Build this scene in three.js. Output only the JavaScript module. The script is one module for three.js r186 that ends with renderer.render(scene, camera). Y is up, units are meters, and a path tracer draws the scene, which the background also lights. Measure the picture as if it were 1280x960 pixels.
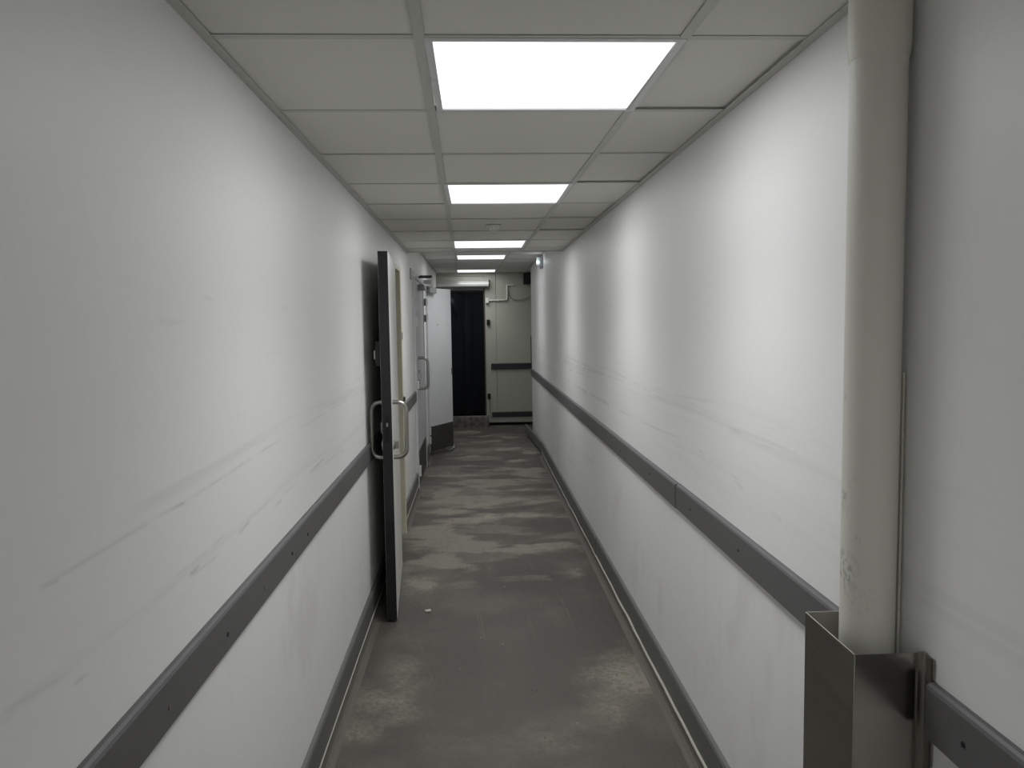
import * as THREE from 'three';
import { mergeGeometries, mergeVertices } from 'three/addons/utils/BufferGeometryUtils.js';
import { RoundedBoxGeometry } from 'three/addons/geometries/RoundedBoxGeometry.js';
import { RectAreaLightUniformsLib } from 'three/addons/lights/RectAreaLightUniformsLib.js';

// ---------------------------------------------------------------- camera, exposure, light levels
const scene = new THREE.Scene();
scene.background = new THREE.Color(0x000000);
const camera = new THREE.PerspectiveCamera(2 * Math.atan(480 / 967) * 180 / Math.PI, 4 / 3, 0.02, 60);
camera.position.set(0, 1.6, 0);
camera.quaternion.setFromRotationMatrix(new THREE.Matrix4().makeBasis(
  new THREE.Vector3(0.998774, -0.014342, 0.047374),
  new THREE.Vector3(0.017978, 0.99685, -0.07724),
  new THREE.Vector3(-0.046117, 0.077997, 0.995886)));
scene.add(camera);
const renderer = new THREE.WebGLRenderer({ antialias: true });
renderer.toneMapping = THREE.LinearToneMapping;
renderer.toneMappingExposure = 1.0;
renderer.shadowMap.enabled = true;
RectAreaLightUniformsLib.init();
const PANEL_LIGHT = 5.3;            // radiance of the ceiling panels towards the sides
const PANEL_DOWN = 4.3;             // what their prismatic sheet sends down within 65 degrees (candela)
const PANEL_GLOW = 1.25;            // what the eye sees of the diffuser
const PANEL_COLOUR = 0xfbfdff;

// the ceiling panels: [centre x, centre z, ceiling height, level]
const PANELS = [
  [0.22, 1.42, 2.24, 2.5],
  [0.194, -2.085, 2.24, 1],
  [0.165, -3.895, 2.24, 1],
  [0.122, -6.31, 2.24, 1],
  [0.084, -9.27, 2.39, 0.85],
  [0.03, -11.65, 2.39, 0.55],
];

// ---------------------------------------------------------------- dimensions
const L = -0.59, R = 0.79, T = 0.12;      // inner faces of the side walls, wall thickness
const ZB = 3.0;                           // behind the camera
const ZS = -6.95;                         // where the ceiling steps up
const ZE = -12.1;                         // end wall
const ZR = -10.9;                         // right wall ends, side passage begins
const H1 = 2.24, H2 = 2.39, HT = 2.62;

// ---------------------------------------------------------------- helpers
let seed = 7;
function rnd() { seed = (seed * 1664525 + 1013904223) >>> 0; return seed / 4294967296; }
const used = {};
function numbered(n) { const k = used[n] = (used[n] ?? -1) + 1; return k ? `${n}_${String(k).padStart(3, '0')}` : n; }
function std(color, roughness = 0.6, extra = {}) { return new THREE.MeshStandardMaterial({ color, roughness, ...extra }); }
function sh(m) { m.castShadow = true; m.receiveShadow = true; return m; }
function tag(o, label, category, group) { o.userData.label = label; o.userData.category = category; if (group) o.userData.group = group; return o; }
function struct(o, label) { o.userData.kind = 'structure'; if (label) o.userData.label = label; return o; }
function mesh(name, geo, mat, parent = scene) {
  const g = Array.isArray(geo) ? (geo.length > 1 ? mergeGeometries(geo.map(x => x.index ? x.toNonIndexed() : x)) : geo[0]) : geo;
  const m = sh(new THREE.Mesh(g, mat));
  m.name = parent === scene ? numbered(name) : name;
  parent.add(m); return m;
}
function group(name, x = 0, y = 0, z = 0, ry = 0) {
  const g = new THREE.Group(); g.name = numbered(name); g.position.set(x, y, z); g.rotation.y = ry; scene.add(g); return g;
}
// box between corners, uv in metres from its own coordinates
function metreUV(g) {
  const p = g.attributes.position, n = g.attributes.normal, uv = new Float32Array(p.count * 2);
  for (let i = 0; i < p.count; i++) {
    const ax = Math.abs(n.getX(i)), ay = Math.abs(n.getY(i)), az = Math.abs(n.getZ(i));
    if (ax >= ay && ax >= az) { uv[2 * i] = -p.getZ(i); uv[2 * i + 1] = p.getY(i); }
    else if (ay >= az) { uv[2 * i] = p.getX(i); uv[2 * i + 1] = -p.getZ(i); }
    else { uv[2 * i] = p.getX(i); uv[2 * i + 1] = p.getY(i); }
  }
  g.setAttribute('uv', new THREE.BufferAttribute(uv, 2)); return g;
}
function bx(x0, x1, y0, y1, z0, z1) {
  const g = new THREE.BoxGeometry(Math.abs(x1 - x0), Math.abs(y1 - y0), Math.abs(z1 - z0)).toNonIndexed();
  g.translate((x0 + x1) / 2, (y0 + y1) / 2, (z0 + z1) / 2); return metreUV(g);
}
function rb(x0, x1, y0, y1, z0, z1, r = 0.004, s = 2) {
  const g = new RoundedBoxGeometry(Math.abs(x1 - x0), Math.abs(y1 - y0), Math.abs(z1 - z0), s, r);
  g.translate((x0 + x1) / 2, (y0 + y1) / 2, (z0 + z1) / 2); return metreUV(g.index ? g.toNonIndexed() : g);
}
// horizontal slab over four plan corners (x,z), counter-clockwise or not
function slab(c, y0, y1) {
  const v = [];
  const P = (i, y) => [c[i][0], y, c[i][1]];
  const tri = (a, b, d) => v.push(...a, ...b, ...d);
  const area = c.reduce((s, p, i) => { const q = c[(i + 1) % 4]; return s + p[0] * q[1] - q[0] * p[1]; }, 0);
  const o = area > 0 ? [0, 3, 2, 1] : [0, 1, 2, 3];     // top face upwards
  const [a, b, d, e] = o;
  tri(P(a, y1), P(b, y1), P(d, y1)); tri(P(a, y1), P(d, y1), P(e, y1));
  tri(P(a, y0), P(d, y0), P(b, y0)); tri(P(a, y0), P(e, y0), P(d, y0));
  for (let i = 0; i < 4; i++) { const p = o[i], q = o[(i + 1) % 4]; tri(P(p, y0), P(q, y0), P(q, y1)); tri(P(p, y0), P(q, y1), P(p, y1)); }
  const g = new THREE.BufferGeometry(); g.setAttribute('position', new THREE.Float32BufferAttribute(v, 3)); g.computeVertexNormals(); return metreUV(g);
}
// profile (out from the wall, height) swept along a side wall
function wallBar(profile, side, z0, z1, wallX) {
  const s = side === 'left' ? 1 : -1, x0 = wallX ?? (side === 'left' ? L : R);
  const shape = new THREE.Shape(profile.map(([d, y]) => new THREE.Vector2(s * d, y)));
  const g = new THREE.ExtrudeGeometry(shape, { depth: Math.abs(z1 - z0), bevelEnabled: false });
  g.translate(x0, 0, Math.min(z0, z1)); return metreUV(g);
}
// profile swept along the end wall
function endBar(profile, x0, x1, wallZ = ZE) {
  const shape = new THREE.Shape(profile.map(([d, y]) => new THREE.Vector2(d, y)));
  const g = new THREE.ExtrudeGeometry(shape, { depth: x1 - x0, bevelEnabled: false });
  g.rotateY(-Math.PI / 2); g.scale(1, 1, 1); // (d,y,l) -> (-l,y,d)
  g.translate(x1, 0, wallZ); return metreUV(g);
}
function tube(pts, r, seg = 40, rad = 10, closed = false, tension = 0.5) {
  return new THREE.TubeGeometry(new THREE.CatmullRomCurve3(pts.map(p => new THREE.Vector3(...p)), closed, 'catmullrom', tension), seg, r, rad, closed);
}
function cyl(r0, r1, h, n = 24) { return new THREE.CylinderGeometry(r0, r1, h, n); }
// D shaped pull: in local axes a (out) and y
function dPull(y0, y1, out, rCorner, r, place) {
  const path = new THREE.CurvePath(), V = (a, y) => place(a, y);
  path.add(new THREE.LineCurve3(V(0, y0), V(out - rCorner, y0)));
  path.add(new THREE.QuadraticBezierCurve3(V(out - rCorner, y0), V(out, y0), V(out, y0 + rCorner)));
  path.add(new THREE.LineCurve3(V(out, y0 + rCorner), V(out, y1 - rCorner)));
  path.add(new THREE.QuadraticBezierCurve3(V(out, y1 - rCorner), V(out, y1), V(out - rCorner, y1)));
  path.add(new THREE.LineCurve3(V(out - rCorner, y1), V(0, y1)));
  return new THREE.TubeGeometry(path, 64, r, 14, false);
}

// ---------------------------------------------------------------- noise and textures
const HS = new Float32Array(65536); for (let i = 0; i < 65536; i++) HS[i] = rnd();
function vn(x, y) {
  const xi = Math.floor(x), yi = Math.floor(y), fx = x - xi, fy = y - yi, u = fx * fx * (3 - 2 * fx), v = fy * fy * (3 - 2 * fy);
  const h = (a, b) => HS[((a & 255) + ((b & 255) << 8)) & 65535];
  const a = h(xi, yi), b = h(xi + 1, yi), c = h(xi, yi + 1), d = h(xi + 1, yi + 1);
  return a + (b - a) * u + (c - a) * v + (a - b - c + d) * u * v;
}
function fbm(x, y, o = 4) { let s = 0, a = 0.5, t = 0; for (let i = 0; i < o; i++) { s += a * vn(x, y); t += a; a *= 0.5; x = x * 2.03 + 17.3; y = y * 2.03 + 5.7; } return s / t; }
const ss = (a, b, x) => { const t = Math.min(1, Math.max(0, (x - a) / (b - a))); return t * t * (3 - 2 * t); };
const enc = v => Math.round(255 * (v <= 0.0031308 ? v * 12.92 : 1.055 * Math.pow(Math.max(v, 0), 1 / 2.4) - 0.055));
function dataTex(w, h, data, srgb, repeat) {
  const t = new THREE.DataTexture(data, w, h, THREE.RGBAFormat);
  if (srgb) t.colorSpace = THREE.SRGBColorSpace;
  t.magFilter = THREE.LinearFilter; t.minFilter = THREE.LinearMipmapLinearFilter; t.generateMipmaps = true;
  t.wrapS = t.wrapT = repeat ?? THREE.RepeatWrapping; t.needsUpdate = true; return t;
}
// rub marks left by trolleys: [distance, height, distance, height, width, strength]
function wallTexture(marks, off) {
  const w = 2048, h = 640, LX = 7.0, LY = 2.24, d = new Uint8Array(w * h * 4), dark = new Float32Array(w * h);
  for (const [x0, y0, x1, y1, wd, st] of marks) {
    const len = Math.hypot(x1 - x0, y1 - y0), n = Math.max(2, Math.ceil(len / 0.0017));
    for (let i = 0; i <= n; i++) {
      const t = i / n, jx = x0 + (x1 - x0) * t, jy = y0 + (y1 - y0) * t + 0.006 * (fbm(jx * 6 + off, y0 * 40, 2) - 0.5);
      const a = st * ss(0.32, 0.62, fbm(jx * 9 + off * 3, jy * 30, 3)) * Math.min(1, 6 * t, 6 * (1 - t) + 0.15);
      const cx = jx / LX * w, cy = jy / LY * h, r = Math.max(0.7, wd / LY * h);
      for (let yy = Math.floor(cy - r - 1); yy <= cy + r + 1; yy++) for (let xx = Math.floor(cx - 1); xx <= cx + 1; xx++) {
        if (yy < 0 || yy >= h) continue;
        const k = yy * w + ((xx % w) + w) % w, f = Math.max(0, 1 - Math.abs(yy + 0.5 - cy) / (r + 0.5));
        dark[k] = Math.max(dark[k], a * f);
      }
    }
  }
  for (let j = 0; j < h; j++) for (let i = 0; i < w; i++) {
    const x = i / w * LX, y = j / h * LY, k = j * w + i;
    // long streaky trolley grime in the band above the bumper rail and knocks below it
    const bandA = Math.exp(-(((y - 1.28) / 0.055) ** 2)) + 0.7 * Math.exp(-(((y - 1.10) / 0.05) ** 2));
    const streak = ss(0.52, 0.78, fbm(x * 1.1 + off, y * 46 + 3 * fbm(x * 0.7, y * 3 + off, 2), 4));
    const low = (y < 0.88 ? 1 : 0) * ss(0.6, 0.8, fbm(x * 5 + off, y * 3.2 + 9, 4)) * ss(0.45, 0.6, fbm(x * 1.2 + 40, y * 1.5 + off, 2));
    const drip = (y < 0.88 ? 1 : 0) * ss(0.62, 0.8, fbm(x * 13 + off, y * 1.2, 3));
    const spk = fbm(x * 60, y * 60 + off, 2) - 0.5;
    let v = 1 + 0.02 * (fbm(x * 2 + off, y * 2, 3) - 0.5) + 0.02 * spk;
    v *= 1 - 0.085 * bandA * streak - 0.07 * low - 0.022 * drip;
    v *= 1 - 0.42 * dark[k];
    const warm = 0.03 * low;
    const c = [0.80 * v, 0.795 * v * (1 - warm * 0.3), 0.78 * v * (1 - warm)];
    d[4 * k] = enc(c[0]); d[4 * k + 1] = enc(c[1]); d[4 * k + 2] = enc(c[2]); d[4 * k + 3] = 255;
  }
  const t = dataTex(w, h, d, true); t.repeat.set(1 / LX, 1 / LY); return t;
}
const LEFT_MARKS = [[1.04, 1.255, 1.56, 1.252, .004, .3], [1.4, 1.256, 1.57, 1.251, .003, .75], [1.56, 1.252, 2.33, 1.262, .003, .4], [2.33, 1.262, 4.58, 1.265, .005, .26], [1.04, 1.256, 1.09, 1.25, .004, .5], [1.37, 1.122, 1.91, 1.115, .004, .28], [1.91, 1.115, 3.64, 1.045, .005, .28], [1.57, 1.097, 1.63, 1.099, .004, .8], [1.57, 1.092, 1.74, 1.086, .003, .5], [1.9, 1.094, 1.99, 1.103, .004, .5], [1.11, 1.089, 1.20, 1.081, .003, .6], [2.72, 1.086, 2.98, 1.094, .003, .7], [2.21, 1.084, 2.32, 1.082, .005, .45], [1.19, 1.625, 1.205, 1.63, .014, .3], [1.48, 1.617, 1.54, 1.612, .008, .2], [1.53, 1.612, 1.62, 1.613, .006, .28], [1.73, 1.668, 1.78, 1.662, .006, .25], [0.94, 1.13, 1.11, 1.108, .003, .2], [2.54, 1.322, 4.1, 1.335, .010, .09], [2.51, 1.104, 2.69, 1.101, .006, .4], [2.55, .78, 2.6, .79, .03, .16], [2.5, .69, 2.54, .7, .012, .2], [2.2, 1.52, 2.5, 1.525, .005, .12], [2.4, 1.66, 2.6, 1.65, .012, .12]];
const RIGHT_MARKS = [[4.0, 1.101, 6.99, 1.100, .005, .5], [.02, 1.098, 4.0, 1.099, .003, .0], [3.69, 1.117, 6.09, 1.101, .004, .5], [2.93, 1.147, 3.69, 1.117, .004, .35], [2.24, 1.114, 2.72, 1.141, .004, .5], [2.26, 1.263, 2.43, 1.264, .005, .4], [3.88, 1.285, 6.98, 1.251, .006, .4], [3.22, 1.269, 4.6, 1.326, .006, .35], [4.6, 1.278, 6.98, 1.31, .008, .35], [2.24, 1.09, 2.36, 1.12, .008, .4], [4.35, 1.676, 4.55, 1.706, .004, .2], [2.2, 1.62, 2.33, 1.625, .004, .16], [1.92, 1.264, 2.14, 1.249, .004, .16], [1.95, 1.076, 2.02, 1.083, .01, .2], [5.0, .66, 6.4, .56, .03, .2], [4.86, .6, 5.26, .72, .03, .18], [5.6, .45, 6.9, .41, .03, .18], [2.6, .30, 3.0, .31, .02, .1], [2.5, 1.33, 3.2, 1.30, .006, .2], [5.2, 1.22, 6.9, 1.20, .008, .35]];
// the floor: worn grey sheet with pale dusty patches whose outlines are traced as [x, z, rx, rz, strength]
const DUST = [[.71, -3.34, .30, .28, .9], [.62, -3.56, .19, .11, .5], [.8, -3.17, .17, .15, .6], [-.4, -3.23, .17, .2, .75], [-.35, -3.45, .13, .11, .6], [-.5, -2.98, .08, .18, .55], [-.07, -2.85, .34, .09, .3], [.37, -2.74, .18, .12, .5], [.27, -2.91, .19, .08, .25], [-.35, -5.91, .26, .23, 1], [-.25, -5.61, .33, .15, .9], [.12, -5.37, .51, .14, .8], [.5, -5.45, .24, .12, .7], [-.32, -5.14, .24, .16, .8], [.61, -4.82, .1, .14, .55], [-.37, -4.71, .11, .18, .6], [-.15, -6.2, .23, .1, .5], [.28, -6.34, .4, .13, .55], [-.26, -6.54, .21, .14, .6], [.09, -6.92, .54, .16, .8], [.57, -6.83, .22, .19, .7], [-.29, -7.33, .19, .21, .7], [.33, -7.37, .31, .14, .4], [.02, -7.74, .36, .16, .7], [.54, -8.24, .19, .27, .8], [.47, -7.81, .16, .12, .5], [-.23, -8.15, .25, .13, .7], [.2, -8.37, .22, .12, .4], [.4, -8.88, .18, .1, .5], [.37, -9.81, .18, .16, .7], [-.1, -9.27, .19, .11, .5], [.04, -10.47, .33, .14, .4], [.65, -9.46, .1, .12, .5], [.38, -10.95, .34, .16, .5], [-.19, -11.36, .18, .21, .6], [.2, -.9, .3, .25, .6], [-.2, .6, .25, .3, .6], [.4, 1.6, .3, .25, .6]];
const SCRATCH = [[.09, -5.2, .07, -5.06, .75], [.07, -5.06, .06, -4.94, .75], [.41, -5.03, .49, -4.1, .3], [.47, -4.42, .5, -3.72, .3], [.26, -4.12, .28, -3.75, .25], [-.24, -4.16, -.23, -3.56, .25], [0, -4.14, .02, -3.82, .3], [-.05, -4.6, 0, -3.92, .2], [.6, -4.21, .68, -3.76, .2], [-.34, -3.95, -.22, -3.39, .15], [.33, -5.13, .4, -4.23, .25]];
const SPECKS = [[.64, -5.13, 1], [.59, -4.88, -1], [.15, -4.61, 1], [.22, -4.55, .5], [.01, -4.5, -1], [.24, -3.25, -1], [.38, -2.97, .8], [.24, -2.87, -1], [.22, -3.26, -1], [.75, -2.86, .7], [0, -3.85, .6], [.11, -3.76, .7], [.76, -3.3, -1], [.3, -4.85, .5], [-.1, -3.5, .4]];
function floorTexture() {
  const w = 1024, h = 2048, X0 = -0.70, LX = 1.6, Z0 = 0.0, LZ = 12.2, d = new Uint8Array(w * h * 4), f = new Float32Array(w * h);
  for (const [x0, z0, x1, z1, st] of SCRATCH) { const n = 600; for (let i = 0; i <= n; i++) { const t = i / n, X = x0 + (x1 - x0) * t, Z = z0 + (z1 - z0) * t, a = st * ss(.3, .6, fbm(Z * 9, X * 9, 2)); const cx = Math.floor((X - X0) / LX * w), cz = Math.floor((Z0 - Z) / LZ * h); const k = cz * w + cx; f[k] = Math.max(f[k], a); f[k + 1] = Math.max(f[k + 1], a * .5); } }
  for (const [x, z, s] of SPECKS) { const cx = Math.floor((x - X0) / LX * w), cz = Math.floor((Z0 - z) / LZ * h); for (let a = -2; a <= 2; a++) for (let b = -1; b <= 1; b++) { if (Math.abs(a) + 2 * Math.abs(b) > 3) continue; f[(cz + b) * w + cx + a] = s * .8; } }
  for (let j = 0; j < h; j++) for (let i = 0; i < w; i++) {
    const x = X0 + (i + .5) / w * LX, z = Z0 - (j + .5) / h * LZ, k = j * w + i;
    const wx = x + 0.20 * (fbm(x * 5 + 3, z * 4, 4) - .5), wz = z + 0.42 * (fbm(x * 2.6 + 31, z * 3.6 + 11, 4) - .5);
    let m = -1; const far = ss(-4.2, -5, z);
    for (const [cx, cz, rx, rz, s] of DUST) {
      if (Math.abs(z - cz) > rz * 2 + .4) continue;
      const q = Math.hypot((wx - cx) / (rx * 1.15), (wz - cz) / (rz * 1.15));
      m = Math.max(m, Math.min(s, .55 + .45 * s) * (1.05 - q) * (.6 + .4 * s));
    }
    const rag = fbm(x * 4 + 50, z * 7.5, 5) - .5;
    const loose = far * (1 - .55 * ss(-8.5, -10.5, z)) * ss(.50, .60, fbm(x * 1.9 + 77, z * 4.4 + 3, 5));
    m = Math.max(ss(-.05, .85 - .42 * far, m + rag * (.62 + .45 * far)) * (.8 + .2 * far), .42 * loose);
    const grain = fbm(x * 70, z * 70, 2) - .5, fine = HS[(i * 131 + j * 7919) & 65535] - .5;
    m *= 0.72 + 0.55 * fbm(x * 9 + 70, z * 8, 4); m = Math.min(1, Math.max(0, m + m * grain * (1.3 - .6 * far) + .22 * ss(.42, .72, fbm(x * 3 + 5, z * 3 + 90, 5))));
    const mot = fbm(x * 2.3 + 8, z * 1.7, 4) - .5, stri = fbm(x * 34, z * 2.2, 3) - .5;
    let v = 1 + .5 * mot + .12 * stri + .16 * grain + .10 * fine;
    const A = [.078 * v, .070 * v, .058 * v], B = [.238, .219, .174].map(c => c * (1 + .22 * grain + .12 * fine + .1 * stri));
    let c = A.map((a, n) => a + (B[n] - a) * m);
    if (f[k] > 0) c = c.map((a, n) => a + ([.36, .34, .29][n] - a) * f[k] * .8); else if (f[k] < 0) c = c.map(a => a * .45);
    d[4 * k] = enc(c[0]); d[4 * k + 1] = enc(c[1]); d[4 * k + 2] = enc(c[2]); d[4 * k + 3] = 255;
  }
  const t = dataTex(w, h, d, true); t.repeat.set(1 / LX, 1 / LZ); t.offset.set(-X0 / LX, 0); return t;
}
function grainTexture(n, fx, fy, lo, hi, oct = 3) {          // grey tiling-ish grain, white = high
  const d = new Uint8Array(n * n * 4);
  for (let j = 0; j < n; j++) for (let i = 0; i < n; i++) { const v = Math.round(255 * (lo + (hi - lo) * fbm(i / n * fx, j / n * fy, oct))), k = 4 * (j * n + i); d[k] = d[k + 1] = d[k + 2] = v; d[k + 3] = 255; }
  return dataTex(n, n, d, false, THREE.MirroredRepeatWrapping);
}

// knocks and scratches on the painted pipe: [turn 0..1, height, spread, strength]
function pipeTexture() {
  const w = 256, h = 1024, d = new Uint8Array(w * h * 4);
  const K = [[.738, 1.27, .012, .8], [.735, 1.245, .02, .3], [.74, 1.13, .035, .7], [.72, 1.12, .03, .5], [.86, 1.08, .03, .25], [.85, 1.19, .008, .4], [.74, 1.45, .008, .4], [.8, 1.30, .015, .2]];
  for (let j = 0; j < h; j++) for (let i = 0; i < w; i++) {
    const u = i / w, y = .02 + 2.08 * (j / h * 2 - 1), k = 4 * (j * w + i);
    let v = 1 + .02 * (fbm(u * 12, y * 9, 3) - .5);
    for (const [ku, ky, sp, st] of K) { const q = Math.hypot((u - ku) * .31, y - ky) / sp; if (q < 1.4) v *= 1 - .42 * st * ss(.5, .68, fbm(u * 70 + ky * 9, y * 130, 3)) * (1 - ss(.6, 1.4, q)); }
    d[k] = enc(.645 * v); d[k + 1] = enc(.63 * v); d[k + 2] = enc(.57 * v); d[k + 3] = 255;
  }
  return dataTex(w, h, d, true);
}

// ---------------------------------------------------------------- materials
const grain = grainTexture(256, 40, 40, 0, 1);
const fineGrain = grain.clone(); fineGrain.repeat.set(3, 3);
const brushed = grainTexture(256, 3, 90, 0.35, 0.65, 3);
const wallBump = grain.clone(); wallBump.repeat.set(1.2, 1.2);
const leftMap = wallTexture(LEFT_MARKS, 3.1), rightMap = wallTexture(RIGHT_MARKS, 21.7);
const M = {
  wallLeft: std(0xffffff, 0.5, { map: leftMap, bumpMap: wallBump, bumpScale: 0.00008 }),
  wallRight: std(0xffffff, 0.5, { map: rightMap, bumpMap: wallBump, bumpScale: 0.00008 }),
  plainWall: std(0xe3e2da, 0.6),
  floor: std(0xffffff, 0.62, { map: floorTexture(), bumpMap: fineGrain, bumpScale: 0.0012 }),
  cove: std(0x605d55, 0.6, { bumpMap: fineGrain, bumpScale: 0.001 }),
  tile: std(0xdcdbd5, 0.85, { bumpMap: fineGrain, bumpScale: 0.0004 }),
  grid: std(0xc4c4be, 0.5),
  gap: std(0x1c1c1a, 0.9),
  panelFrame: std(0xdedede, 0.5),
  rail: std(0x5e5d5d, 0.5, { bumpMap: fineGrain, bumpScale: 0.0003 }),
  skirt: std(0x636360, 0.5, { bumpMap: fineGrain, bumpScale: 0.0003 }),
  sealant: std(0xb5b2a6, 0.6),
  pipe: std(0xffffff, 0.55, { map: pipeTexture() }),
  socket: std(0xd2d0c6, 0.55),
  steel: std(0x9b9892, 0.42, { metalness: 1, roughnessMap: brushed, bumpMap: brushed, bumpScale: 0.0002 }),
  steelEdge: std(0xb9b7b2, 0.3, { metalness: 1 }),
  chrome: std(0xa9a8a2, 0.28, { metalness: 1 }),
  leaf: std(0xdad9d4, 0.4),
  leafCool: std(0xcfd0d1, 0.4),
  edge: std(0x1e1b20, 0.6),
  edgeLow: std(0x0c0b0c, 0.7),
  cream: std(0xdad6be, 0.45),
  kick: std(0x3a3934, 0.5),
  black: std(0x0b0b0b, 0.45),
  screwDark: std(0x141414, 0.6),
  screwBright: std(0xb8b8b8, 0.35, { metalness: 1 }),
  endPanel: std(0xb4b4a8, 0.5),
  endStrip: std(0x2a2b30, 0.5),
  whitePlastic: std(0xdcdcd6, 0.45),
  greyPlastic: std(0x8a8c8c, 0.5),
  concrete: std(0x85827a, 0.95, { map: grainTexture(128, 22, 22, 0.25, 1.05, 4), bumpMap: fineGrain, bumpScale: 0.006 }),
  curtain: new THREE.MeshPhysicalMaterial({ color: 0x050a12, roughness: 0.35, specularIntensity: 0.45 }),
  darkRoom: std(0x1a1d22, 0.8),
  alu: std(0xc9cac6, 0.3, { metalness: 0.6 }),
  tan: std(0x51493f, 0.6),
};

// ---------------------------------------------------------------- structure: floor, walls
{
  const g = bx(-2.1, 2.1, -0.12, 0, ZB + T, ZE - 1.2);
  struct(mesh('floor', g, M.floor));
}
const D1 = [-5.08, -5.86, 2.0];     // first doorway: near, far, height
const D3 = [-9.36, -9.96, 2.07];    // third doorway
struct(mesh('wall_left', [
  bx(L - T, L, 0, HT, ZB, D1[0]), bx(L - T, L, D1[2], HT, D1[0], D1[1]),
  bx(L - T, L, 0, HT, D1[1], D3[0]), bx(L - T, L, D3[2], HT, D3[0], D3[1]),
  bx(L - T, L, 0, HT, D3[1], ZE - 1.2)], M.wallLeft));
struct(mesh('wall_right', [bx(R, R + T, 0, HT, ZB, ZR)], M.wallRight));
struct(mesh('wall_back', bx(L - T, R + T, 0, HT, ZB, ZB + T), M.plainWall));
struct(mesh('wall_passage', [bx(R + T, 2.0, 0, HT, ZR + T, ZR), bx(1.88, 2.0, 0, HT, ZR, ZE)], M.plainWall));
// rooms behind the doorways
struct(mesh('wall_store', [
  bx(-2.0, -1.9, 0, HT, -4.6, -6.4), bx(-1.9, L - T, 0, HT, -4.5, -4.6), bx(-1.9, L - T, 0, HT, -6.4, -6.5),
  bx(-2.0, L - T, 2.35, 2.45, -4.6, -6.4)], M.plainWall));
struct(mesh('wall_cupboard', [
  bx(-1.5, -1.4, 0, HT, -9.1, -10.2), bx(-1.4, L - T, 0, HT, -9.0, -9.1), bx(-1.4, L - T, 0, HT, -10.2, -10.3),
  bx(-1.5, L - T, 2.35, 2.45, -9.1, -10.2)], M.plainWall));
// end wall: cold-store panels round a doorway, each panel a piece
const DX0 = -0.5, DX1 = 0.15, DY0 = 0.17, DY1 = 2.135;
{
  const w = group('wall_end'); struct(w);
  mesh('backing', [bx(L - T, DX0 - 0.01, 0, HT, ZE - 0.06, ZE - 0.14), bx(DX1 + 0.01, 2.0, 0, HT, ZE - 0.06, ZE - 0.14), bx(DX0 - 0.01, DX1 + 0.01, DY1 + 0.02, HT, ZE - 0.06, ZE - 0.14)], M.darkRoom, w);
  for (const [x0, x1, y0, y1] of [[L, DX0, 0.05, HT], [DX0, DX1, DY1, 2.337], [DX0, DX1, 2.34, HT], [DX1, 0.326, 0.05, HT], [0.329, 0.905, 0.05, HT], [0.908, 1.5, 0.05, HT], [1.503, 1.88, 0.05, HT]])
    mesh('panel', rb(x0, x1, y0, y1, ZE, ZE - 0.06, 0.0025, 1), M.endPanel, w);
}
// dark cold room behind the strip curtain
struct(mesh('wall_cold_room', [
  bx(-0.9, -0.8, 0, HT, ZE - 0.14, ZE - 1.2), bx(0.7, 0.8, 0, HT, ZE - 0.14, ZE - 1.2), bx(-0.9, 0.8, 0, HT, ZE - 1.1, ZE - 1.2),
  bx(-0.9, 0.8, 2.4, 2.5, ZE - 0.14, ZE - 1.2)], M.darkRoom));

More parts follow.
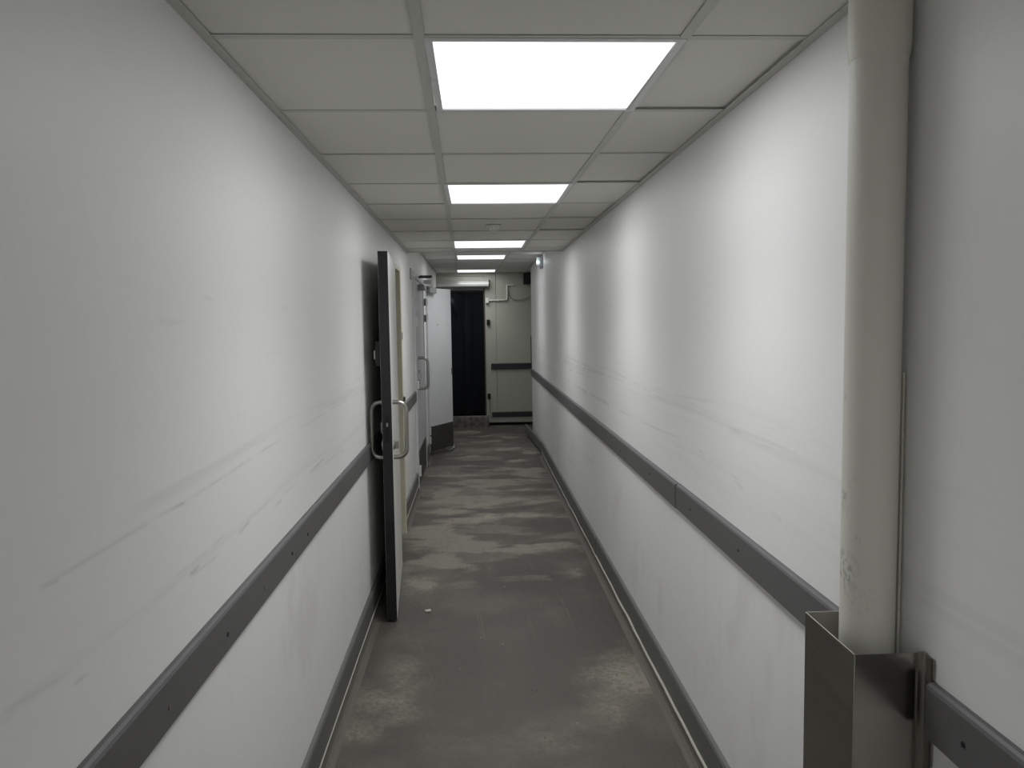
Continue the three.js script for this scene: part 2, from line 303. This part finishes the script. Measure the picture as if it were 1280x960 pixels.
// ---------------------------------------------------------------- ceiling: tiles, grid, edge trims, slab
const runLeft = z => -0.093 + 0.0115 * z;            // the two main runners drift with distance
const runRight = z => 0.507 + 0.0125 * z;
{
  const c = group('ceiling'); struct(c);
  mesh('slab', [bx(L - T, R + T, HT, HT + 0.1, ZB + T, ZR), bx(-2.1, 2.1, HT, HT + 0.1, ZR, ZE - 1.2)], M.plainWall, c);
  mesh('step_up', bx(L, R, H1 - 0.004, HT, ZS, ZS + 0.03), M.grid, c);
  const rowsA = [2.98, 2.33, 1.725, 1.12, 0.53, -0.05, -0.64, -1.245, -1.785, -2.385, -2.985, -3.595, -4.195, -4.8, -5.405, -6.01, -6.61, ZS + 0.03];
  const lit = (z0, z1, H) => PANELS.some(p => p[2] === H && p[1] < z0 && p[1] > z1);
  const tilt = () => (rnd() - .5) * 0.0016;
  function field(rows, H, lx, rx, x0, x1, prefix) {
    const g = 0.0012;
    for (let i = 0; i + 1 < rows.length; i++) {
      const z0 = rows[i] - g, z1 = rows[i + 1] + g;
      const cols = [[() => x0 + .004, z => lx(z) - 0.0025], [z => lx(z) + 0.0025, z => rx(z) - 0.0025], [z => rx(z) + 0.0025, () => x1 - .004]];
      cols.forEach(([a, b], n) => {
        if (n === 1 && lit(rows[i], rows[i + 1], H)) return;
        const y = H + tilt() + 0.001 + (n === 2 && H === H1 && [8, 10, 12, 13].includes(i) ? 0.005 : 0);
        mesh('ceiling_tile', slab([[a(z0), z0], [b(z0), z0], [b(z1), z1], [a(z1), z1]], y, y + 0.015), M.tile, c);
      });
    }
    const zs = rows[0], ze = rows[rows.length - 1];
    for (const [f, hw] of [[lx, 0.0125], [rx, 0.0125]])
      mesh('grid_runner', slab([[f(zs) - hw, zs], [f(zs) + hw, zs], [f(ze) + hw, ze], [f(ze) - hw, ze]], H - 0.0026, H - 0.0004), M.grid, c);
    for (let i = 1; i + 1 < rows.length; i++) {
      const z = rows[i];
      for (const [a, b] of [[x0 + .02, lx(z) - .0127], [lx(z) + .0127, rx(z) - .0127], [rx(z) + .0127, x1 - .02]])
        mesh('cross_tee', bx(a, b, H - 0.0016, H - 0.0004, z + 0.012, z - 0.012), M.grid, c);
    }
    mesh('wall_angle', [bx(x0, x0 + .024, H - .0045, H - .0015, zs, ze), bx(x0, x0 + .002, H - .0015, H + .02, zs, ze)], M.grid, c);
    mesh('wall_angle', [bx(x1 - .024, x1, H - .0045, H - .0015, zs, ze), bx(x1 - .002, x1, H - .0015, H + .02, zs, ze)], M.grid, c);
  }
  field(rowsA, H1, runLeft, runRight, L, R);
  const farL = z => 0.084 - 0.3 + 0.022 * (z + 9.27), farR = z => farL(z) + 0.6;
  field([ZS - 0.001, -7.17, -7.77, -8.37, -8.97, -9.57, -10.16, -10.75, -11.35, -11.95, ZE], H2, farL, farR, L, R);
  mesh('ceiling_tile', slab([[R, ZR], [1.88, ZR], [1.88, ZE], [R, ZE]], H2, H2 + .015), M.tile, c);
}

// ---------------------------------------------------------------- ceiling lights
{
  const words = ['square white ceiling light panel behind the camera', 'largest and nearest glowing white ceiling panel in view', 'second glowing white ceiling panel from the camera, well before the smoke detector', 'third glowing white ceiling panel, just before the ceiling steps up', 'narrow glowing panel just beyond the ceiling step, fourth from the camera', 'farthest and thinnest glowing ceiling panel, right above the end wall'];
  PANELS.forEach(([x, z, H, k], i) => {
    const t = tag(group('ceiling_light', x, H, z), words[i], 'ceiling light', 'square ceiling light panels');
    const a = 0.297, b = 0.279;
    mesh('frame', [bx(-a, a, -.004, .03, -a, -b), bx(-a, a, -.004, .03, b, a), bx(-a, -b, -.004, .03, -b, b), bx(b, a, -.004, .03, -b, b)], M.panelFrame, t);
    const em = std(0xf4f4f4, 0.5, { emissive: PANEL_COLOUR, emissiveIntensity: PANEL_GLOW });
    const dif = mesh('diffuser', bx(-b, b, 0.001, .012, -b, b), em, t); dif.castShadow = false;
    const light = new THREE.RectAreaLight(PANEL_COLOUR, PANEL_LIGHT * k, 2 * b - .01, 2 * b - .01);
    light.position.set(0, -0.004, 0); light.rotation.x = -Math.PI / 2; light.name = 'panel_glow'; t.add(light);
    const down = new THREE.SpotLight(PANEL_COLOUR, PANEL_DOWN * k, 0, 65 * Math.PI / 180, 1, 2);
    down.position.set(0, -0.006, 0); down.target.position.set(0, -1, 0); down.shadow.radius = 13; down.castShadow = true; down.name = 'panel_beam';
    t.add(down); t.add(down.target);
  });
}
{
  const t = tag(group('smoke_detector', 0.13, H1, -5.1), 'small round white detector on the ceiling between second and third light', 'smoke detector');
  mesh('base', new THREE.LatheGeometry([[0, 0], [.05, 0], [.05, -.008], [.044, -.012], [0, -.012]].map(p => new THREE.Vector2(...p)), 32), M.whitePlastic, t);
  mesh('sensor', new THREE.LatheGeometry([[.036, -.011], [.034, -.026], [.022, -.036], [0, -.038]].map(p => new THREE.Vector2(...p)), 32), M.whitePlastic, t);
}

// ---------------------------------------------------------------- bumper rails, skirtings
const RAIL = [[0, .866], [.014, .866], [.017, .869], [.0175, .957], [.0145, .9625], [.009, .966], [0, .966]];
const SKIRT = [[0, .055], [.014, .055], [.016, .058], [.0165, .163], [.012, .171], [0, .174]];
function screw(parent, x, y, z, ax, bright) {
  const g = cyl(.0045, .0055, .003, 14); if (ax === 'x') g.rotateZ(Math.PI / 2); else g.rotateX(Math.PI / 2);
  g.translate(x, y, z);
  mesh('screw', g, bright ? M.screwBright : M.screwDark, parent);
}
function rail(side, z0, z1, label, screws = []) {
  const m = tag(mesh('bumper_rail', wallBar(RAIL, side, z0, z1), M.rail), label, 'rail');
  for (const [z, b, y = .907] of screws) screw(m, side === 'left' ? L + .0175 : R - .0175, y, z, 'x', b);
  return m;
}
rail('left', 2.98, -5.02, 'long dark grey bumper rail on the left wall, running behind the open door in front', [[-1.397, 1], [-1.732, 0], [-2.044, 1], [-2.352, 0], [-2.572, 0], [-2.88, 1, .901], [-3.504, 1], [-.9, 1], [.2, 0]]);
rail('left', -5.95, -7.42, 'short dark grey bumper rail on the left wall between the two white door frames');
rail('right', 2.98, -1.268, 'dark grey bumper rail on the right wall, in front of the steel pipe guard', [[-1.161, 0, .914], [0, 0]]);
rail('right', -1.515, -2.953, 'dark grey bumper rail on the right wall, from steel guard to first butt joint', [[-2.231, 0, .914], [-2.75, 0, .914]]);
rail('right', -2.959, -9.1, 'longest dark grey bumper rail on the right wall, beyond the butt joint', [[-3.391, 0, .92], [-4.1, 0], [-5.2, 1], [-6.3, 0]]).position.x = -.0025;
rail('right', -9.104, -10.89, 'farthest dark grey bumper rail on the right wall, ending at the outer corner');
tag(mesh('bumper_rail', endBar([[0, .885], [.015, .885], [.018, .89], [.018, .972], [.01, .98], [0, .982]], 0.237, 1.86), M.endStrip), 'near-black bumper rail at waist height on the end wall', 'rail');
tag(mesh('bumper_rail', endBar([[0, .135], [.012, .135], [.015, .14], [.015, .208], [.008, .215], [0, .217]], 0.24, 1.86), M.endStrip), 'near-black bumper strip low on the end wall, right of the concrete step', 'rail');

struct(mesh('baseboard_left', [wallBar(SKIRT, 'left', 2.98, -5.03), wallBar(SKIRT, 'left', -5.94, -7.43), wallBar(SKIRT, 'left', -8.72, -9.3), wallBar(SKIRT, 'left', -10.02, -11.98)], M.skirt));
struct(mesh('baseboard_right', [wallBar(SKIRT, 'right', 2.98, -1.262), wallBar(SKIRT, 'right', -1.51, -4.999), wallBar(SKIRT, 'right', -5.009, -9.2, R - .003)], M.skirt));
{ // the last length has come away from the wall and leans into the corridor
  const g = wallBar(SKIRT, 'right', 0, -1.75, 0);
  g.rotateY(0.05); g.translate(R - .001, -.006, -9.2);
  tag(mesh('loose_skirting', g, M.skirt), 'loose dark skirting length at far right, sticking out past the wall corner', 'skirting');
}
// the sheet floor is dressed up the wall under the skirting
const COVE = [[0, 0], [.05, 0], [.034, .004], [.022, .014], [.016, .03], [.014, .056], [0, .056]];
struct(mesh('trim_1', [wallBar(COVE, 'left', 2.98, -5.03), wallBar(COVE, 'left', -5.94, -7.43), wallBar(COVE, 'left', -8.72, -9.3), wallBar(COVE, 'left', -10.02, -11.98)], M.cove));
struct(mesh('trim_2', [wallBar(COVE, 'right', 2.98, -1.262), wallBar(COVE, 'right', -1.51, -9.2)], M.cove));
function bead(side, z0, z1, amp, r) {
  const pts = [], n = Math.round(Math.abs(z1 - z0) / .06), s = side === 'left' ? 1 : -1, x0 = side === 'left' ? L : R;
  for (let i = 0; i <= n; i++) { const z = z0 + (z1 - z0) * i / n; pts.push([x0 + s * (.0165 + amp * .25 * (fbm(z * 5, 2, 2) - .5)), .054 + amp * (fbm(z * 3.1 + 9, side === 'left' ? 1 : 7, 3) - .55), z]); }
  return tube(pts, r, n * 2, 6);
}
struct(mesh('trim_3', [bead('left', 2.9, -5.0, .006, .0035), bead('left', -5.95, -7.42, .006, .0035)], M.sealant));
struct(mesh('trim_4', [bead('right', 2.9, -1.27, .016, .0078), bead('right', -1.52, -9.15, .02, .0078)], M.sealant));

// ---------------------------------------------------------------- waste pipe and its steel guard
{
  const px = 0.7365, pz = -1.404;
  const t = tag(group('pipe', px, 0, pz), 'vertical white pipe on the right wall standing inside the steel guard', 'pipe');
  mesh('shaft', new THREE.LatheGeometry([[.0, .02], [.049, .02], [.049, 2.1]].map(p => new THREE.Vector2(...p)), 64), M.pipe, t);
  mesh('socket', new THREE.LatheGeometry([[.049, 2.063], [.0505, 2.064], [.0525, 2.078], [.0532, 2.085], [.0532, 2.30]].map(p => new THREE.Vector2(...p)), 64), M.socket, t);
  const bd = tube([[.0475, .02, .026], [.0475, .6, .0255], [.0475, 1.2, .0245], [.0485, 1.5, .021]], .0028, 30, 8);
  mesh('pale_bead', bd, M.sealant, t);  // thin pale line up the wall side of the pipe, in the sealant colour
}
{
  const t = tag(group('pipe_guard', 0, 0, 0), 'folded stainless steel guard boxing the foot of the white pipe', 'guard');
  const x0 = 0.66, zn = -1.298, zf = -1.502, y1 = 1.006, th = .0018;
  mesh('side_plate', bx(x0, x0 + th, .004, y1, zn - th, zf + th), M.steel, t);
  mesh('near_plate', bx(x0, R - .004, .004, y1, zn, zn - th), M.steel, t);
  mesh('far_plate', bx(x0, R - .004, .004, y1, zf + th, zf), M.steel, t);
  mesh('flange', bx(R - .0045, R - .0015, .004, y1, zn + .03, zn), M.steel, t);
  mesh('flange', bx(R - .0045, R - .0015, .004, y1, zf, zf - .012), M.steel, t);
  mesh('corner_angle', [bx(R - .016, R - .0035, .006, y1 + .003, zn + .004, zn), bx(R - .0065, R - .0035, .006, y1 + .003, zn + .010, zn)], M.steelEdge, t);
  mesh('rolled_edge', [tube([[x0 + .001, y1, zf], [x0 + .001, y1, zn]], .0013, 2, 6), tube([[x0 + .001, .004, zn], [x0 + .001, y1, zn]], .0013, 2, 6), tube([[x0 + .001, y1, zf], [R - .004, y1, zf]], .0013, 2, 6)], M.steelEdge, t);
}

// ---------------------------------------------------------------- first door, folded back towards the camera
{
  const hx = -0.512, hz = -5.075, ang = Math.atan2(-.98 / .982, -.064);     // local +X runs from hinge to free edge
  const d = group('door_1', hx, 0, hz, -1.5066);
  struct(d, 'open white door folded back against the left wall, edge on, with steel pulls'); 
  const W = 0.985, TH = .053;
  const leaf = mesh('leaf', rb(0, W - .004, .012, 1.985, 0, TH, .002, 1), M.leaf, d);
  mesh('edge_strip', bx(W - .004, W, .56, 1.985, .001, TH - .001), M.edge, leaf);
  mesh('edge_strip', bx(W - .004, W, .012, .56, .001, TH - .001), M.edgeLow, leaf);
  const V = (s, x) => (a, y) => new THREE.Vector3(x, y, s < 0 ? -a : TH + a);
  const hand = s => { const x = W - .10; mesh('pull_handle', [dPull(.885, 1.185, s < 0 ? .072 : .062, .055, .0125, V(s, x))], M.chrome, leaf); };
  hand(-1); hand(1);
  const rose = cyl(.026, .026, .008, 28); rose.rotateX(Math.PI / 2); rose.translate(W - .075, .955, -.004);
  const turn = rb(W - .081, W - .069, .935, .975, -.03, -.006, .003); mesh('thumb_turn', [rose.toNonIndexed(), turn], M.chrome, leaf);
  const rose2 = cyl(.026, .026, .008, 28); rose2.rotateX(Math.PI / 2); rose2.translate(W - .075, .955, TH + .004);
  mesh('escutcheon', rose2, M.chrome, leaf);
  const rose3 = cyl(.03, .03, .01, 28); rose3.rotateX(Math.PI / 2); rose3.translate(W - .075, 1.05, TH + .005);
  mesh('escutcheon', rose3, M.greyPlastic, leaf);
  mesh('lock_case', rb(W - .05, W - .015, 1.385, 1.515, TH, TH + .026, .004), M.black, leaf);
  const knob = rb(W - .038, W - .02, 1.42, 1.47, TH + .024, TH + .034, .004); mesh('lock_knob', knob, M.chrome, leaf);
  mesh('latch_plate', bx(W, W + .0015, .98, 1.12, .016, .036), M.edgeLow, leaf);
  const bolt = rb(W, W + .008, 1.065, 1.085, .021, .031, .002); mesh('latch_bolt', bolt, M.chrome, leaf);
  for (const y of [.25, 1.0, 1.75]) { const h = cyl(.009, .009, .1, 14); h.translate(-.008, y, .008); mesh('hinge', h, M.chrome, leaf); }
}
{
  const f = group('door_frame', L, 0, -5.47); struct(f, 'cream painted frame of the first doorway on the left wall');
  // local: x out of the wall, z along it
  mesh('jamb', [rb(-T, .034, .0, 2.0, -.392, -.43, .003), rb(0, .034, .0, 2.035, -.43, -.455, .003)], M.cream, f);
  mesh('jamb', [rb(-T, .034, .0, 2.0, .398, .43, .003), rb(0, .034, .0, 2.035, .43, .448, .003)], M.cream, f);
  mesh('head', rb(-T, .034, 2.0, 2.035, -.43, .43, .003), M.cream, f);
  mesh('stop', [bx(-.07, -.045, 0, 1.985, -.378, -.392), bx(-.07, -.045, 0, 1.985, .398, .384)], M.cream, f);
  mesh('strike_plate', bx(.0345, .037, 1.49, 1.545, -.43, -.45), M.black, f);
  mesh('strike_plate', bx(.0345, .037, 1.015, 1.06, -.43, -.45), M.black, f);
  mesh('keep', rb(.034, .05, 1.02, 1.055, -.40, -.43, .003), M.tan, f);
}
// ---------------------------------------------------------------- second door, shut, flush in the left wall
{
  const d = group('door_2', L, 0, -8.08); struct(d, 'shut grey-white door far along the left wall with a steel pull and black closer arm');
  const n = .64, w = .57;
  mesh('frame', [rb(0, .022, 0, 2.10, n, w, .003), rb(0, .022, 0, 2.10, -w, -n, .003), rb(0, .022, 2.045, 2.10, w, -w, .003)], M.leafCool, d);
  const leaf = mesh('leaf', rb(.001, .014, .02, 2.04, w - .004, -w + .004, .002, 1), M.leafCool, d);
  mesh('kick_plate', bx(.014, .0165, .03, .355, w - .01, -w + .01), M.kick, leaf);
  mesh('pull_handle', dPull(.965, 1.27, .095, .05, .015, (a, y) => new THREE.Vector3(.014 + a, y, .33)), M.chrome, leaf);
  const lk = cyl(.022, .022, .016, 24); lk.rotateZ(Math.PI / 2); lk.translate(.022, 1.03, .33); mesh('lock', lk, M.chrome, leaf);
  const lk2 = cyl(.012, .012, .012, 20); lk2.rotateZ(Math.PI / 2); lk2.translate(.02, 1.135, .33); mesh('lock', lk2, M.chrome, leaf);
  for (const [y0, y1] of [[1.58, 1.68], [1.78, 1.83], [.985, 1.06], [.13, .235]]) mesh('hinge', rb(.022, .042, y0, y1, n - .02, n - .05, .004), M.whitePlastic, d);
  for (const [y0, y1] of [[1.63, 1.71], [1.81, 1.89]]) mesh('hinge', rb(.022, .046, y0, y1, -n + .02, -n - .02, .004), M.greyPlastic, d);
  mesh('bracket_backing', bx(0, .004, 2.022, 2.123, .87, .77), M.kick, d);  // dark sheet added behind the white bracket to give it an outline
  mesh('closer_bracket', [rb(.0, .008, 2.03, 2.115, .86, .78, .003), rb(.008, .045, 2.045, 2.1, .85, .79, .004)], M.whitePlastic, d);
  const arm = mesh('closer_arm', [rb(0, .12, -.012, .012, -.05, .05, .006)], M.black, d); arm.position.set(.045, 2.073, .34); arm.rotation.y = .25;
  mesh('arm_cover', [rb(.07, .15, 2.015, 2.055, .12, .02, .012)], M.whitePlastic, d);
  mesh('closer_body', [rb(.014, .075, 1.955, 2.012, .12, -.14, .012)], M.greyPlastic, d);
}
// ---------------------------------------------------------------- third door, ajar into the corridor
{
  const d = group('door_3', -0.573, 0, -9.36, 1.096); struct(d, 'white door standing ajar at the far left with a black kick plate');
  const W = .585;
  const leaf = mesh('leaf', rb(0, W, .045, 2.04, -.044, 0, .002, 1), M.leafCool, d);
  mesh('kick_plate', bx(.004, W - .004, .05, .36, 0, .003), M.kick, leaf);
  mesh('closer_body', rb(.0, .16, 1.972, 2.045, .0, .05, .012), M.greyPlastic, leaf);
  mesh('closer_arm', rb(-.02, .09, 2.05, 2.06, -.02, .03, .003), M.greyPlastic, leaf);
  mesh('sign', bx(.215, .275, 1.585, 1.615, 0, .002), M.whitePlastic, leaf);
  mesh('sign_text', [bx(.222, .268, 1.604, 1.608, .002, .0025), bx(.222, .262, 1.592, 1.596, .002, .0025)], M.kick, leaf);
  mesh('latch', rb(W - .02, W + .006, .965, 1.045, -.03, .006, .003), M.kick, leaf);
  mesh('latch', rb(W - .012, W + .003, 1.87, 1.9, -.02, .004, .002), M.greyPlastic, leaf);
  const stop = tube([[.30, .052, .02], [.38, .022, .035], [.47, .02, .04], [.55, .04, .03], [.57, .062, .012]], .011, 30, 10);
  mesh('foot_stop', stop, M.chrome, leaf);
}
{
  const f = group('door_frame', L, 0, -9.66); struct(f, 'white painted frame round the doorway of the ajar far door');
  mesh('jamb', rb(-T, .012, 0, 2.07, .3, .345, .003), M.leafCool, f);
  mesh('jamb', rb(-T, .012, 0, 2.07, -.3, -.345, .003), M.leafCool, f);
  mesh('head', rb(-T, .012, 2.07, 2.12, .345, -.345, .003), M.leafCool, f);
  for (const y of [.20, .31, 1.70, 1.88]) mesh('hinge', rb(.012, .034, y - .045, y + .045, .30, .335, .005), M.whitePlastic, f);
}

// ---------------------------------------------------------------- end wall furniture
{
  const f = group('door_4', 0, 0, ZE); struct(f, 'metal lining of the dark doorway in the end wall');
  mesh('jamb', bx(DX1 - .012, DX1 + .008, DY0, DY1 + .02, .004, -.16), M.tan, f);
  mesh('jamb', bx(DX0 - .008, DX0 + .012, DY0, DY1 + .02, .004, -.16), M.tan, f);
  mesh('head', bx(DX0 + .012, DX1 - .012, DY1 - .012, DY1 + .025, .006, -.16), M.greyPlastic, f);
}
{
  const c = tag(group('strip_curtain', 0, DY0, ZE - .06), 'dark blue-black plastic strip curtain hanging in the end doorway', 'strip curtain');
  const n = 6, w = (DX1 - DX0 - .03) / n, hh = DY1 - DY0 - .02;
  for (let i = 0; i < n; i++) {
    const g = new THREE.BoxGeometry(w * 1.22, hh, .004, 14, 40, 1), p = g.attributes.position;
    for (let k = 0; k < p.count; k++) {
      const x = p.getX(k), y = p.getY(k);
      let dz = .012 * Math.cos(x / w * 2.4 + i) + .02 * (fbm(i * 7 + x * 6, y * 1.3 + i, 3) - .5) * (hh / 2 - y > .1 ? 1 : .3);
      if (i === 1) dz += .03 * Math.exp(-(((x * .8 + (y - .72) * .5) / .03) ** 2)) * ss(.35, .55, y) * (1 - ss(.8, .92, y));
      p.setZ(k, p.getZ(k) + dz);
    }
    g.computeVertexNormals(); g.translate(DX0 + .015 + w * (i + .5), hh / 2 + .005, (i % 2 ? -.02 : -.045));
    mesh('strip', g, M.curtain, c);
  }
  mesh('hanging_rail', bx(DX0 + .014, DX1 - .014, hh - .02, hh + .005, .0, -.07), M.kick, c);
}
{
  const g = new THREE.BoxGeometry(.775, .165, .14, 24, 6, 6), p = g.attributes.position;
  for (let k = 0; k < p.count; k++) { const x = p.getX(k), y = p.getY(k), z = p.getZ(k); const e = y > .08 && z > .06 ? .012 * fbm(x * 14, 3, 3) : 0; p.setY(k, y - e); p.setZ(k, z - e + .006 * (fbm(x * 9, y * 30, 2) - .5) * (z > .06 ? 1 : 0)); }
  g.computeVertexNormals(); g.translate(-.2, .0825, ZE + .078);
  tag(mesh('door_step', metreUV(g.toNonIndexed()), M.concrete), 'rough grey concrete step below the dark end doorway', 'step');
}
{
  const t = tag(group('door_track_cover', 0, 2.17, ZE), 'long pale metal cover across the top of the dark end doorway', 'door cover');
  mesh('cover', endBar([[0, 0], [.10, .0], [.112, .012], [.112, .045], [.075, .10], [.0, .108]], L + .005, .218, 0), M.alu, t);
  mesh('end_cap', endBar([[0, -.004], [.104, -.004], [.117, .01], [.117, .048], [.078, .105], [.0, .113]], .218, .234, 0), M.black, t);
  mesh('lower_lip', endBar([[0, -.016], [.06, -.016], [.06, 0], [0, 0]], L + .005, .20, 0), M.greyPlastic, t);
}
{
  const t = tag(group('conduit', 0, 0, ZE), 'white cranked conduit and junction box right of the end doorway', 'conduit');
  mesh('junction_box', rb(.168, .218, 1.92, 2.0, 0, .045, .004), M.whitePlastic, t);
  mesh('tube', tube([[.215, 1.962, .018], [.30, 1.962, .018], [.46, 1.965, .018], [.495, 1.972, .018], [.503, 2.0, .018], [.505, 2.08, .018], [.505, 2.175, .018]], .0115, 60, 10), M.whitePlastic, t);
  mesh('elbow', tube([[.505, 2.16, .018], [.508, 2.19, .018], [.53, 2.194, .018], [.6, 2.192, .018]], .012, 24, 10), M.whitePlastic, t);
  for (const [x, y] of [[.36, 1.963], [.505, 2.06]]) mesh('clip', rb(x - .013, x + .013, y - .016, y + .016, 0, .03, .004), M.whitePlastic, t);
}
tag(mesh('cable', tube([[.523, 2.10, ZE + .012], [.54, 2.03, ZE + .02], [.6, 1.975, ZE + .02], [.70, 1.965, ZE + .02], [.80, 1.99, ZE + .02], [.92, 2.06, ZE + .02], [.96, 2.2, ZE + .02]], .006, 50, 8), M.greyPlastic), 'thin grey cable sagging from the white conduit to the black box', 'cable');
{
  const t = tag(group('black_box', .84, 2.30, ZE), 'black wall box high at the right end of the end wall', 'speaker');
  mesh('body', rb(-.085, .125, -.10, .07, 0, .14, .008), M.black, t);
  mesh('grille', rb(-.07, .11, -.085, .055, .14, .146, .003), std(0x1a1c1e, .7), t);
}
{
  const t = tag(group('door_switch', .205, 1.625, ZE), 'black switch knob on the end wall beside the dark doorway', 'switch');
  mesh('plate', rb(-.026, .026, -.04, .04, 0, .03, .006), M.black, t);
  const k = cyl(.018, .022, .03, 20); k.rotateX(Math.PI / 2); k.translate(0, 0, .045); mesh('knob', k, M.black, t);
}
{
  const t = tag(group('wall_socket', .198, .468, ZE), 'small black box low on the end wall beside the dark doorway', 'socket');
  mesh('body', rb(-.024, .024, -.042, .042, 0, .04, .005), M.black, t);
  mesh('cord', tube([[0, -.04, .015], [.006, -.15, .012], [.012, -.25, .012], [.03, -.34, .012]], .004, 20, 6), M.greyPlastic, t);
}
tag(mesh('black_strip', rb(.862, .874, .985, 1.40, ZE, ZE + .012, .002), M.black), 'thin black vertical strip above the end wall bumper rail, at the corridor corner', 'strip');  // narrow black upright on the end wall panel
// emergency light high on the right wall
{
  const t = tag(group('emergency_light', R, 2.305, -8.95), 'small grey emergency light with one bright lamp, high on the right wall', 'emergency light');
  mesh('body', rb(-.03, 0, -.075, .075, -.13, .05, .006), M.greyPlastic, t);
  mesh('lamp_housing', rb(-.075, -.03, -.05, .05, -.05, .03, .01), std(0xb9c4c4, .3), t);
  const lamp = new THREE.SphereGeometry(.018, 20, 14); lamp.scale(1, 1, .7); lamp.translate(-.06, -.01, .034);
  mesh('lamp', lamp, std(0xffffff, .4, { emissive: 0xf2fbff, emissiveIntensity: 2.0 }), t).castShadow = false;
  const p = new THREE.PointLight(0xf2fbff, 0.012, 4, 2); p.position.set(-.085, -.005, .07); p.castShadow = true; p.name = 'lamp_glow'; t.add(p);
}
// litter on the floor
{
  const g = new THREE.BoxGeometry(.03, .008, .018, 4, 2, 3), p = g.attributes.position;
  for (let k = 0; k < p.count; k++) { p.setY(k, p.getY(k) + .006 * fbm(p.getX(k) * 90 + 4, p.getZ(k) * 90, 2)); p.setX(k, p.getX(k) + .008 * (fbm(p.getZ(k) * 120, p.getY(k) * 200, 2) - .5)); }
  g.computeVertexNormals(); g.rotateY(.3); g.translate(-.292, .004, -4.23);
  tag(mesh('plaster_chip', g, M.whitePlastic), 'small white chip lying on the floor right of the open front door', 'chip');
}
renderer.render(scene, camera);
